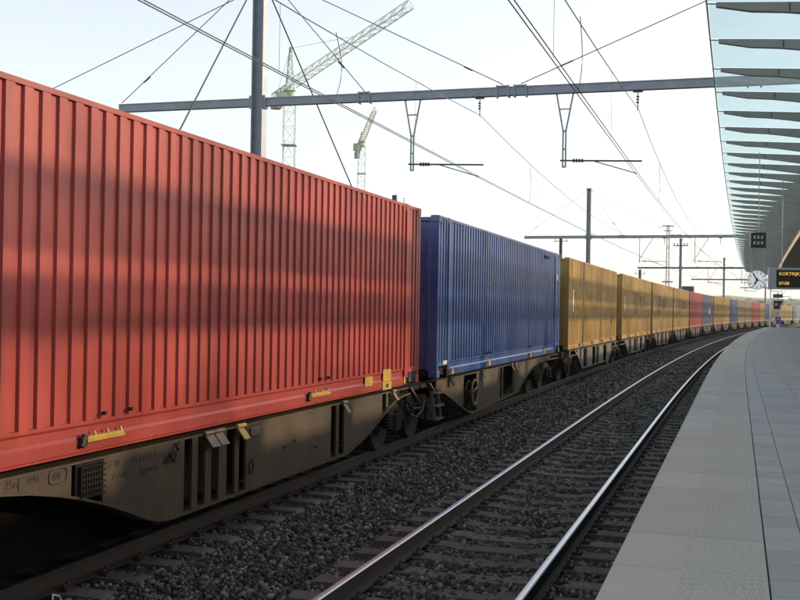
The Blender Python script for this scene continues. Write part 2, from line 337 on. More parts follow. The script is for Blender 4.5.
cols = [(OSL+.004, .44), (.446, 1.05), (1.056, 1.66), (1.666, 2.27), (2.276, 2.88)]
cols += [(2.886+.61*i, 3.484+.61*i) for i in range(13)]
tmes = [MB().bbox(-.2005, .2005, -(b-a)/2, (b-a)/2, ZP-.045, ZP-.003, .004).mesh('paving_tile', M['tile']) for a, b in cols[:5]]
fart = MB(); cnt = 0
for i in range(320):
    s = 2.4 + .41*i
    if s > 127: break
    for ci, (a, b) in enumerate(cols):
        if b > 3.5 and s > 60 and False: continue
        omax = .0536*s*.955 + .7 if s < 70 else 99
        if ci < 5 and s < 42 and a < omax and cnt < 290: piece('paving_tile', tmes[ci], s, (a+b)/2); cnt += 1
        elif ci < 10:
            m4 = Matrix.Translation(XYZ(s, (a+b)/2)) @ Matrix.Rotation(rotz(s), 4, 'Z')
            fart.add([m4 @ Vector(p) for p in ((-.2005,-(b-a)/2,ZP-.003),(.2005,-(b-a)/2,ZP-.003),(.2005,(b-a)/2,ZP-.003),(-.2005,(b-a)/2,ZP-.003))], [(0,1,2,3)])
tag(part('paving_tiles_far', fart, M['tile'], plat), kind='stuff')
stud = MB(); row = 0
s = 5.0
while s < 34:
    for c in range(10):
        o = -.285 + .047*c + (.012 if row % 2 else 0)
        p = XYZ(s, o, ZP); h = head(s); ux, uy = math.sin(h), math.cos(h)
        a, b, z = .036, .016, ZP+.0045
        def q(i, j, zz): return (p.x + ux*i + uy*j, p.y + uy*i - ux*j, zz)
        stud.add([q(-a,-b,ZP-.002), q(a,-b,ZP-.002), q(a,b,ZP-.002), q(-a,b,ZP-.002), q(-a*.7,-b*.5,z), q(a*.7,-b*.5,z), q(a*.7,b*.5,z), q(-a*.7,b*.5,z)], [(4,5,6,7),(0,1,5,4),(1,2,6,5),(2,3,7,6),(3,0,4,7)])
    s += .108; row += 1
tag(part('tactile_studs', stud, M['slab'], plat), kind='stuff')

# ------------------------------------------------------------------ containers
def corr_side(x0, x1, z0, z1, y, d, pitch=.278, sgn=-1):
    """trapezoid corrugated sheet facing sgn*y; outer plane at y, valleys d deeper"""
    mb = MB(); pts = []; n = max(1, round((x1-x0)/pitch)); p = (x1-x0)/n
    for i in range(n):
        x = x0+i*p
        pts += [(x, y-sgn*d), (x+.39*p, y-sgn*d), (x+.45*p, y), (x+.94*p, y)]
    pts.append((x1, y-sgn*d))
    vs = [(a, b, z0) for a, b in pts] + [(a, b, z1) for a, b in pts]; m = len(pts)
    f = [(i, i+1, m+i+1, m+i) if sgn < 0 else (i+1, i, m+i, m+i+1) for i in range(m-1)]
    return mb.add(vs, f)
def container(label, s0, s1, m, kind=40, depth=.025, group='containers loaded on the long freight train', rich=True):
    L = s1-s0; c = (s0+s1)/2; W, H = 1.25, 2.9; hl = L/2
    t = thing('shipping_container', label, 'container', XYZ(c, AXT, 1.056), rotz(c), group)
    rail_h = .27 if kind == 45 else .20
    hp = hl - (.762 if kind == 45 else 0)
    for sg in (-1, 1):
        y = sg*W
        e = .11
        if kind == 45:
            segs = [(-hl+e, -hp-.09), (-hp+.09, hp-.09), (hp+.09, hl-e)]
        else: segs = [(-hl+.16, hl-.16)]
        sg2 = []
        for a, b in segs:
            k = max(1, round((b-a)/2.24)); sg2 += [(a+(b-a)*i/k, a+(b-a)*(i+1)/k) for i in range(k)]
        for a, b in sg2: part('side_panel', corr_side(a, b, rail_h-.01, H-.045, y-sg*.006, depth, .22 if kind == 45 else .27, sg), m, t)
        part('top_rail', MB().box(-hl+.02, hl-.02, y-sg*.07 if sg > 0 else y, y if sg > 0 else y+.07, H-.05, H-.006), m, t)
        br = MB()
        a0, a1 = (-hp+.02, hp-.02) if kind == 45 else (-hl+.05, hl-.05)
        o1 = y; o2 = y-sg*.05
        prof = [(o2, .004), (o1-sg*.004, .004), (o1-sg*.004, .02), (o1, .03), (o1, rail_h*.47), (o1-sg*.022, rail_h*.56), (o1-sg*.022, rail_h*.82), (o1-sg*.008, rail_h*.9), (o1-sg*.008, rail_h), (o2, rail_h+.012)]
        br.prism(prof, a0, a1, 'x'); part('bottom_rail', br, m, t)
        if kind == 45:
            for q in (-1, 1):
                xx = sorted((q*(hp+.09), q*(hl-.02)))
                part('bottom_rail', MB().box(xx[0], xx[1], min(y, y-sg*.05), max(y, y-sg*.05), .20, rail_h+.01), m, t)
                part('mid_post', MB().box(q*hp-.085, q*hp+.085, min(y+sg*.016, y-sg*.1), max(y+sg*.016, y-sg*.1), .12, H-.1), m, t)
                part('corner_casting', MB().bbox(q*hp-.09, q*hp+.09, min(y+sg*.007, y-sg*.16), max(y+sg*.007, y-sg*.16), -.002, .118, .008), M['under'] if rich else m, t)
                part('corner_casting', MB().bbox(q*hp-.09, q*hp+.09, min(y+sg*.007, y-sg*.16), max(y+sg*.007, y-sg*.16), H-.112, H+.004, .008), m, t)
        for q in (-1, 1):
            xa, xb = sorted((q*hl, q*(hl-.11 if kind == 45 else hl-.16)))
            part('corner_post', MB().bbox(xa, xb, min(y, y-sg*.20), max(y, y-sg*.20), .12, H-.12, .012), m, t)
            for z0, z1 in ((0,.118), (H-.118, H)):
                xa, xb = sorted((q*(hl+.004), q*(hl-.178)))
                part('corner_casting', MB().bbox(xa, xb, min(y+sg*.005, y-sg*.16), max(y+sg*.005, y-sg*.16), z0, z1, .01), m, t)
    part('roof_panel', MB().box(-hl+.05, hl-.05, -W+.06, W-.06, H-.10, H-.03), m, t)
    part('floor_frame', MB().box(-hl+.06, hl-.06, -W+.06, W-.06, .03, .16), M['under'], t)
    # end towards the camera: a pair of doors with locking rods
    for sg in (-1, 1):
        d = part('door', MB().box(-hl+.045, -hl+.085, min(sg*.012, sg*1.055), max(sg*.012, sg*1.055), .14, H-.12), m, t)
        for k in range(4): part('door_rib', MB().box(-hl+.03, -hl+.046, min(sg*.05, sg*1.0), max(sg*.05, sg*1.0), .35+.62*k, .45+.62*k), m, d)
        for yy in (.38, .78):
            lr = part('lock_rod', MB().tube((-hl+.02, sg*yy, .1), (-hl+.02, sg*yy, H-.08), .018, 6), M['cream_m'], d)
    part('end_panel', MB().box(hl-.09, hl-.05, -1.06, 1.06, .10, H-.1), m, t)
    return t
ctn = {}
ctn['red'] = container('long red corrugated container, nearest the camera at the left', 3.75, 17.47, M['red'], 45)
ctn['blue'] = container('royal blue corrugated container right behind the big red one', 18.64, 32.35, M['blue'], 45)
lst = [('y1','mustard yellow container directly behind the near blue container',34.05,46.7,'yellow'),
 ('y2','second mustard yellow container behind the near blue container',48.75,61.5,'yellow'),
 ('y3','third mustard yellow container behind the near blue container',62.6,75.2,'yellow'),
 ('y4','fourth mustard yellow container, just before the faded red one',75.95,88.0,'yellow'),
 ('r2','small looking faded red container between yellow and blue grey ones',88.9,101.3,'red2'),
 ('b2','blue grey container with white mark behind the faded red one',101.7,112.6,'bluegrey'),
 ('y5','yellow container right behind the blue grey one with white mark',113.7,124.1,'yellow'),
 ('y6','yellow container just before the far blue container under the clock',124.6,134.2,'yellow'),
 ('b3','far small blue container between two dull yellow ones',135.3,144.6,'blue'),
 ('t1','dull tan container right behind the far small blue one',145.0,156.0,'tan'),
 ('t2','dull tan container below the clock, just before the far red one',156.6,166.3,'tan'),
 ('r3','far dull red container just left of the signal',166.8,179.2,'red2'),
 ('y7','far narrow yellow container between far red and far blue ones',179.8,188.0,'yellow'),
 ('b4','far blue container left of the white bordered signal',188.4,198.4,'blue'),
 ('t3','tan container hidden mostly behind the white bordered signal',199.2,211.5,'tan'),
 ('y8','farthest yellow container seen right of the signal',213,238.5,'yellow'),
 ('b5','farthest grey blue container at the right picture edge',239.5,252,'bluegrey'),
 ('t4','last tan container at the tail end of the train',253,266,'tan')]
for k_, lab, a, b, mm in lst: ctn[k_] = container(lab, a, b, M[mm], 40,   .016 if mm in ('yellow','tan') else .026, rich=False)
# marks on the near red container (local x = s - centre)
def cx(key, s): return s - {'red': (3.75+17.47)/2, 'blue': (18.64+32.35)/2}[key]
tr = ctn['red']
for a, b in ((7.66, 8.27), (12.54, 13.25)):
    x0, x1 = cx('red', a), cx('red', b)
    hb = MB(); hb.box(x0+.05, x1, -1.30, -1.262, .105, .128); hb.box(x0+.05, x1, -1.285, -1.262, .128, .150); hb.box(x0+.05, x1, -1.262, -1.24, .115, .125)
    h_ = part('lifting_handle', hb, M['decal_y'], tr)
    part('hook', MB().tube((x0, -1.27, .07), (x0+.05, -1.27, .16), .03, 8).box(x0-.01, x0+.06, -1.29, -1.24, .07, .15), M['black'], h_)
    for f in (.35, .66, 1.): part('hook', MB().tube((x0+f*(x1-x0)-.02, -1.275, .145), (x0+f*(x1-x0)-.02, -1.262, .180), .012, 6), M['decal_y'], h_)
for s_, w_ in ((8.0,.016),(8.42,.016),(12.95,.018),(13.25,.018)): part('bolt_head', MB().tube((cx('red', s_), -1.235, .315), (cx('red', s_), -1.285, .315), w_, 8), M['black'], tr)
part('yellow_marking', MB().box(cx('red',14.72), cx('red',15.05), -1.256, -1.2525, .10, .235), M['decal_y'], tr)
part('yellow_marking', MB().box(cx('red',15.55), cx('red',15.93), -1.256, -1.2525, .12, .30), M['decal_y'], tr)
lk = part('corner_plate', MB().box(cx('red',15.52), cx('red',15.95), -1.262, -1.2525, -.005, .11), M['decal_y'], tr)
part('plate_hole', MB().box(cx('red',15.67), cx('red',15.80), -1.2655, -1.2622, .02, .085), M['black'], lk)
part('yellow_marking', MB().box(cx('red',16.60), cx('red',16.68), -1.262, -1.2585, .03, .15), M['decal_y'], tr)
part('pocket', MB().box(cx('red',16.95), cx('red',17.30), -1.235, -1.2, .03, .20), M['black'], tr)
tb_ = ctn['blue']
part('placard', MB().box(cx('blue',19.05), cx('blue',19.33), -1.257, -1.2525, .22, .29), M['decal_w'], tb_)
part('yellow_marking', MB().prism([(cx('blue',19.58),.02),(cx('blue',19.86),.02),(cx('blue',19.72),.16)], -1.266, -1.2625), M['decal_y'], tb_)
for s_ in (22.55, 27.4):
    part('grip_pocket', MB().box(cx('blue',s_), cx('blue',s_)+.26, -1.257, -1.2535, .025, .14), M['black'], tb_)
    part('yellow_marking', MB().box(cx('blue',s_)+.28, cx('blue',s_)+.46, -1.257, -1.2535, .03, .12), M['decal_y'], tb_)
    part('grip_pocket', MB().box(cx('blue',s_)+.48, cx('blue',s_)+.66, -1.257, -1.2535, .03, .14), M['black'], tb_)
    for k in range(3): part('bolt_head', MB().tube((cx('blue',s_)+.1+.22*k, -1.225, .30), (cx('blue',s_)+.1+.22*k, -1.27, .30), .022, 6), M['black'], tb_)
part('placard', MB().box(cx('blue',29.78), cx('blue',30.12), -1.257, -1.2535, .03, .20), M['decal_y'], tb_)
part('vent_cover', MB().box(cx('blue',29.7), cx('blue',30.35), -1.275, -1.235, 2.66, 2.74), M['under'], tb_)
part('placard', MB().box(cx('blue',31.72), cx('blue',31.95), -1.26, -1.2555, 2.1, 2.28), M['decal_w'], tb_)
part('white_mark', MB().prism([(.6,1.1),(2.0,1.1),(1.3,1.85)], -1.262, -1.258), M['decal_w'], ctn['b2'])
# vents and small marks on the yellow ones
for kk in ('y1','y2','y3','y4'):
    hl = 6.2
    for x in (-4.2, -1.2, 1.6, 4.4): part('grip_pocket', MB().box(x, x+.5, -1.256, -1.2525, .03, .15), M['black'], ctn[kk])
    part('placard', MB().box(-5.6, -5.35, -1.259, -1.2555, 1.2, 1.9), M['decal_w'], ctn[kk])

M['ghost'] = mat('faded_lettering', (.10,.072,.045), .7, var=.4, scale=3)
for kk, x_ in (('y2', -1.5), ('y3', -3.2), ('y4', -2.0)):
    g = MB()
    for i_, (a_, w_, z0_, z1_) in enumerate(((0,.35,1.25,2.15),(.75,.35,1.25,2.15),(0,1.1,1.1,1.3),(2.3,.25,1.4,2.0),(2.9,.55,1.4,1.6),(2.9,.2,1.4,2.0),(3.8,.5,1.8,2.0),(3.8,.2,1.4,2.0),(4.6,.2,1.4,2.1))):
        g.box(x_+a_, x_+a_+w_, -1.2545-.0006*i_, -1.2485, z0_, z1_)
    part('faded_lettering', g, M['ghost'], ctn[kk])
# ------------------------------------------------------------------ wagons
def zprof(prof, x):
    for (a, za), (b, zb) in zip(prof, prof[1:]):
        if a <= x <= b: return za + (zb-za)*(x-a)/(b-a)
    return prof[-1][1]
def sill(parent, prof, solids, x0, x1, m, ztop=1.005, y=1.21, both=True, my=None):
    xs_all = sorted({p[0] for p in prof})
    for sg in ((-1, 1) if both else (-1,)):
        pl = None
        for i, (a, b) in enumerate(solids):
            xs = [a] + [x for x in xs_all if a < x < b] + [b]
            poly = [(x, zprof(prof, x)+.02) for x in xs] + [(b, ztop-.02), (a, ztop-.02)]
            pl = part('side_plate', MB().prism(poly, min(sg*y, sg*(y-.03)), max(sg*y, sg*(y-.03)), 'y'), my if (my and i == 0) else m, parent)
        fl = MB(); xs = [x0] + [x for x in xs_all if x0 < x < x1] + [x1]
        for a, b in zip(xs, xs[1:]):
            za, zb = zprof(prof, a), zprof(prof, b); yy = sorted((sg*(y+.035), sg*(y-.14)))
            fl.add([(a,yy[0],za),(b,yy[0],zb),(b,yy[1],zb),(a,yy[1],za),(a,yy[0],za+.022),(b,yy[0],zb+.022),(b,yy[1],zb+.022),(a,yy[1],za+.022)], [(0,3,2,1),(4,5,6,7),(0,1,5,4),(1,2,6,5),(2,3,7,6),(3,0,4,7)])
        part('bottom_flange', fl, m, parent)
        part('top_flange', MB().box(x0, x1, min(sg*(y+.03), sg*(y-.14)), max(sg*(y+.03), sg*(y-.14)), ztop-.02, ztop), m, parent)
        xs = [x0] + [x for x in xs_all if x0 < x < x1] + [x1]
        poly = [(x, zprof(prof, x)+.05) for x in xs] + [(x1, ztop-.03), (x0, ztop-.03)]
        part('inner_web', MB().prism(poly, min(sg*(y-.24), sg*(y-.26)), max(sg*(y-.24), sg*(y-.26)), 'y'), M['under'], parent)
def wheel_mesh():
    mb = MB(); n = 28; prof = [(-.035,.05),(-.035,.20),(-.02,.22),(-.015,.36),(-.05,.39),(-.05,.455),(.055,.46),(.055,.485),(.085,.485),(.085,.40),(.03,.37),(.025,.22),(.05,.2),(.05,.05)]
    vs = []; fs = []; m = len(prof)
    for i in range(n):
        a = 2*math.pi*i/n
        vs += [(r*math.cos(a), y, r*math.sin(a)) for y, r in prof]
    for i in range(n):
        j = (i+1) % n; fs += [(i*m+q, j*m+q, j*m+(q+1) % m, i*m+(q+1) % m) for q in range(m-1)]
    return mb.add(vs, fs).mesh('wheel', M['wheel'])
WHEEL = wheel_mesh()
def bogie(parent, x, wb=1.8):
    fr = MB()
    for sg in (-1, 1):
        y0, y1 = sorted((sg*.93, sg*1.05))
        fr.prism([(-1.25,.50),(-.95,.62),(-.55,.62),(-.3,.42),(.3,.42),(.55,.62),(.95,.62),(1.25,.50),(1.25,.66),(.9,.78),(-.9,.78),(-1.25,.66)], y0, y1)
        fr.box(-.2, .2, min(sg*.5, sg*1.08), max(sg*.5, sg*1.08), .66, .84)
    fr.box(-.28, .28, -1.05, 1.05, .46, .64)
    for q in (-1, 1): fr.box(q*1.22-.06, q*1.22+.06, -1.0, 1.0, .5, .62)
    b = part('bogie', fr, M['under'], parent); b.location = (x, 0, 0)
    for q in (-1, 1):
        part('axle', MB().tube((q*wb/2,-1.02,.46), (q*wb/2,1.02,.46), .085, 10), M['wheel'], b)
        for sg in (-1, 1):
            o = link('wheel', WHEEL, b); o.location = (q*wb/2, sg*.79, .461); o.rotation_euler = (0, 0, math.pi if sg > 0 else 0)
            part('axle_box', MB().bbox(q*wb/2-.15, q*wb/2+.15, min(sg*1.0, sg*1.17), max(sg*1.0, sg*1.17), .33, .60, .03), M['sill_g'] if False else M['under'], b)
            sp = MB()
            for e in (-.24, .24):
                for k in range(6): sp.tube((q*wb/2+e, sg*1.06, .38+.045*k), (q*wb/2+e, sg*1.06, .405+.045*k), .085, 10)
            part('spring', sp, M['wheel'], b)
    return b
def buffer(parent, x, y, d):
    bu = part('buffer', MB().tube((x, y, 1.0), (x+d*.42, y, 1.0), .10, 12).tube((x+d*.42, y, 1.0), (x+d*.62, y, 1.0), .07, 12), M['under'], parent)
    part('buffer_head', MB().tube((x+d*.62, y, 1.0), (x+d*.66, y, 1.0), .22, 16), M['wheel'], bu)
def flap(parent, x, z=.99, w_=.18, m='cream_m'):
    fb = MB(); y = -1.245
    fb.add([(x,y,z),(x+w_,y,z),(x+w_+.05,y-.07,z-.13),(x+.05,y-.07,z-.13),(x,y+.01,z-.012),(x+w_,y+.01,z-.012),(x+w_+.05,y-.058,z-.138),(x+.05,y-.058,z-.138)], [(0,1,2,3),(7,6,5,4),(0,4,5,1),(1,5,6,2),(2,6,7,3),(3,7,4,0)])
    f = part('folding_spigot', fb, M[m], parent)
    part('hinge', MB().tube((x-.03, y-.005, z+.01), (x+w_+.03, y-.005, z+.01), .025, 8), M[m], f)
    return f

S_A = 17.6                                                        # near articulated wagon: red + blue
wa = thing('container_wagon', 'brown fishbelly container wagon carrying the near red and blue containers', 'freight wagon', XYZ(S_A, AXT, 0), rotz(S_A), 'freight wagons of the train')
X = lambda s: s - S_A
p1 = [(X(a), b) for a, b in ((3.2,.80),(4.4,.88),(6.0,.90),(6.68,.88),(7.05,.83),(7.41,.76),(7.7,.69),(7.98,.61),(8.2,.54),(8.46,.45),(8.75,.34),(9.0,.275),(9.2,.255),(13.9,.265),(14.15,.28),(14.6,.37),(15.0,.45),(15.5,.60),(15.93,.75),(16.3,.84),(16.8,.88),(17.2,.89))]
sol1 = [(6.0,7.62),(8.08,9.5),(9.66,9.78),(9.94,10.07),(10.24,10.42),(10.62,10.72),(10.89,13.5),(13.69,13.8),(14.0,15.66),(15.86,15.96)]
sill(wa, p1, [(X(3.3), X(5.9))] + [(X(a), X(b)) for a, b in sol1], X(3.3), X(17.1), M['sill'])
p2 = [(X(a), b) for a, b in ((18.6,.84),(18.9,.80),(19.3,.72),(19.8,.58),(20.4,.41),(21.0,.26),(21.35,.195),(21.6,.18),(26.0,.27),(26.25,.30),(26.6,.40),(27.2,.56),(27.8,.70),(28.3,.80),(28.9,.85),(29.8,.87),(32.3,.87))]
sol2 = [(18.75,20.8),(21.9,24.2),(24.45,24.55),(25.75,25.85),(25.95,31.0)]
sill(wa, p2, [(X(a), X(b)) for a, b in sol2], X(18.7), X(32.3), M['sill'])
part('centre_sill', MB().box(X(2.6), X(17.3), -.22, .22, .45, .98).box(X(17.9), X(32.9), -.22, .22, .45, .98), M['under'], wa)
at_ = MB()
for y_ in (-.55, .55): at_.tube((X(7.0), y_, .34), (X(9.6), y_, .34), .24, 14)
at_.box(X(6.4), X(11.5), -.75, .75, .50, .62); at_.box(X(8.2), X(10.6), -.2, .9, .08, .5)
part('shade_block', MB().bbox(X(5.9), X(8.3), -.86, -.4, .14, .70, .03).bbox(X(8.34), X(9.6), -.82, -.4, .1, .6, .03), M['shadeblack'], wa)  # black boxes added to fill the gap below the sill with shade
part('shade_filler', at_, M['shadeblack'], wa)  # cylinders and boxes added to block light showing under the wagon
part('cross_deck', MB().box(X(16.4), X(18.8), -1.1, 1.1, .90, .97), M['under'], wa)
for s_ in (5.5, 17.55, 30.6): bogie(wa, X(s_))
for s_, d in ((32.9, 1),(2.6,-1)):
    part('head_stock', MB().box(X(s_)-.1, X(s_)+.1, -1.3, 1.3, .82, 1.03), M['sill'], wa)
    for y in (-.875, .875): buffer(wa, X(s_)+d*.1, y, d)
# fittings on the near section
for s_ in (9.86, 10.06): flap(wa, X(s_), w_=.17)
flap(wa, X(10.60), w_=.14, m='decal_y'); flap(wa, X(13.84), w_=.12); flap(wa, X(16.05), w_=.12); flap(wa, X(19.55), w_=.16, m='under'); flap(wa, X(22.25), w_=.14); flap(wa, X(25.3), w_=.12); flap(wa, X(25.75), w_=.12)
part('document_box', MB().bbox(X(10.98), X(11.22), -1.235, -1.20, .86, .94, .008), M['cream_m'], wa)
gr = MB()
for k in range(9): gr.box(X(7.70)+.038*k, X(7.70)+.038*k+.02, -1.25, -1.225, .70, .955)
for k in range(6): gr.box(X(7.69), X(8.05), -1.262, -1.25, .70+.048*k, .712+.048*k)
gr.box(X(7.66), X(8.07), -1.222, -1.20, .68, .975)
part('grille_basket', gr, M['under'], wa)
hk = MB(); hk.path([(X(9.12),-1.23,.80),(X(9.14),-1.25,.89),(X(9.2),-1.25,.82),(X(9.24),-1.25,.80),(X(9.27),-1.25,.88),(X(9.31),-1.25,.90),(X(9.28),-1.25,.93),(X(9.33),-1.25,.97),(X(9.36),-1.23,.95)], .014, 6)
part('hand_lever', hk, M['black'], wa)
for s_, z_ in ((11.95,.62),(12.25,.66),(12.95,.50)): part('bolt_head', MB().tube((X(s_),-1.205,z_), (X(s_),-1.225,z_), .022, 8), M['black'], wa)
rg = MB(); rg.path([(X(10.98)+.05*math.cos(a), -1.235, .52+.075*math.sin(a)) for a in [2*math.pi*i/14 for i in range(15)]], .009, 5); part('lashing_ring', rg, M['under'], wa)
for i, s_ in enumerate((20.95, 21.35)):                          # two brake wheels
    hw = MB(); hw.path([(X(s_)+.25*math.cos(a), -1.27-.03*i, .62+.25*math.sin(a)) for a in [2*math.pi*k/26 for k in range(27)]], .017, 7)
    for k in range(3): hw.tube((X(s_), -1.26, .62), (X(s_)+.25*math.cos(k*2.094+.4), -1.27-.03*i, .62+.25*math.sin(k*2.094+.4)), .013, 5)
    hw.tube((X(s_), -1.18, .62), (X(s_), -1.29, .62), .035, 8)
    part('brake_wheel', hw, M['cream_m'] if i else M['under'], wa)
for s_ in (17.0, 18.15):                                         # diagonal brackets over the shared bogie
    part('bracket', MB().beam((X(s_),-1.22,1.0), (X(s_)+.28,-1.30,.74), .10, .03), M['sill'], wa)
st = MB()
for a in (18.12, 18.5): st.beam((X(a),-1.3,.86), (X(a),-1.36,.36), .03, .05)
for z_ in (.38, .60, .82): st.box(X(18.1), X(18.52), -1.42, -1.27, z_-.012, z_+.012)
part('step_ladder', st, M['sill_g'], wa)
hs = MB(); hs.path([(X(16.9),-1.2,.72),(X(17.1),-1.22,.55),(X(17.45),-1.22,.47),(X(17.8),-1.22,.55),(X(18.0),-1.2,.74)], .022, 6); hs.path([(X(17.0),-1.18,.80),(X(17.35),-1.2,.62),(X(17.9),-1.2,.60),(X(18.1),-1.18,.80)], .018, 6)
part('brake_hose', hs, M['black'], wa)
M['ink'] = mat('dark_stencil', (.035,.024,.016), .7, var=.4, scale=30)
def sill_text(txt, s_, z_, size):
    o = link('lettering', text_mesh(txt, size, M['ink'], .001), wa); o.location = (X(s_), -1.2125, z_); o.rotation_euler = (math.pi/2, 0, 0); return o
sill_text('75m', 6.78, .935, .10); sill_text('4293', 7.04, .935, .075); sill_text('400', 7.35, .92, .085)
sill_text('37 80', 8.14, .91, .085); sill_text('4954 058-4', 8.50, .905, .10); sill_text('D-AAEC', 8.22, .80, .085); sill_text('Sggmrss', 8.66, .79, .10)
fr_ = MB()
for (a, b, c, d) in ((6.70,6.95,.865,.875),(6.70,6.95,.985,.995),(6.94,6.95,.865,.995)): fr_.box(X(a), X(b), -1.2145, -1.2125, c, d)
fr_.path([(X(7.43)+.12*math.copysign(abs(math.cos(a))**.5, math.cos(a)), -1.214, .92+.06*math.copysign(abs(math.sin(a))**.7, math.sin(a))) for a in [2*math.pi*i/20 for i in range(21)]], .004, 4)
part('lettering_frame', fr_, M['ink'], wa)

# generic wagons further along
def generic_wagon(label, a, b):
    c = (a+b)/2; L = b-a
    t = thing('container_wagon', label, 'freight wagon', XYZ(c, AXT, 0), rotz(c), 'freight wagons of the train')
    return t, c, L
proto = None; LB = 27.6
def build_generic(t):
    h = LB/2
    for q in (-1, 1):
        m0 = q*h/2
        pr = [(m0-6.3,.80),(m0-4.6,.82),(m0-4.1,.60),(m0-3.5,.30),(m0+3.5,.30),(m0+4.1,.60),(m0+4.6,.82),(m0+6.3,.80)]
        so2 = [(m0-4.4,m0-3.0),(m0-2.2,m0-.9),(m0-.15,m0+.05),(m0+.7,m0+2.0),(m0+2.9,m0+4.4)]
        sill(t, pr, so2, m0-6.4, m0+6.4, M['sill_g'])
        for x in (m0-5.2, m0-2.6, m0+.3, m0+2.4, m0+5.0): flap(t, x, w_=.2)
    part('centre_sill', MB().box(-h+.3, h-.3, -.22, .22, .45, .98), M['under'], t)
    for x in (-h+2.0, 0, h-2.0): bogie(t, x)
    for d in (-1, 1):
        part('head_stock', MB().box(d*(h-.5)-.1, d*(h-.5)+.1, -1.3, 1.3, .82, 1.03), M['sill_g'], t)
        for y in (-.875, .875): buffer(t, d*(h-.45), y, d)
wg = [('grey container wagon under the first two yellow containers',33.9,61.9),('grey container wagon under the third and fourth yellow containers',62.2,88.3),
 ('container wagon under the faded red and blue grey containers',88.6,113.0),('container wagon under the two yellow containers behind the blue grey one',113.4,134.7),
 ('container wagon under the far small blue container and a tan one',135.0,156.2),('container wagon under the far tan and dull red containers',156.4,179.5),
 ('container wagon under the far narrow yellow and blue containers',179.6,198.8),('container wagon under the tan and yellow containers behind the signal',199,238.8),('tail container wagon under the farthest grey blue container',239.2,266.4)]
for i, (lab, a, b) in enumerate(wg):
    if i == 0:
        proto, c, L = generic_wagon(lab, a, b); build_generic(proto); w_ = proto
    else:
        w_ = copy_tree(proto); c = (a+b)/2; L = b-a; w_.location = XYZ(c, AXT, 0); w_.rotation_euler = (0,0,rotz(c)); w_['label'] = lab
    w_.scale = (L/LB, 1, 1)

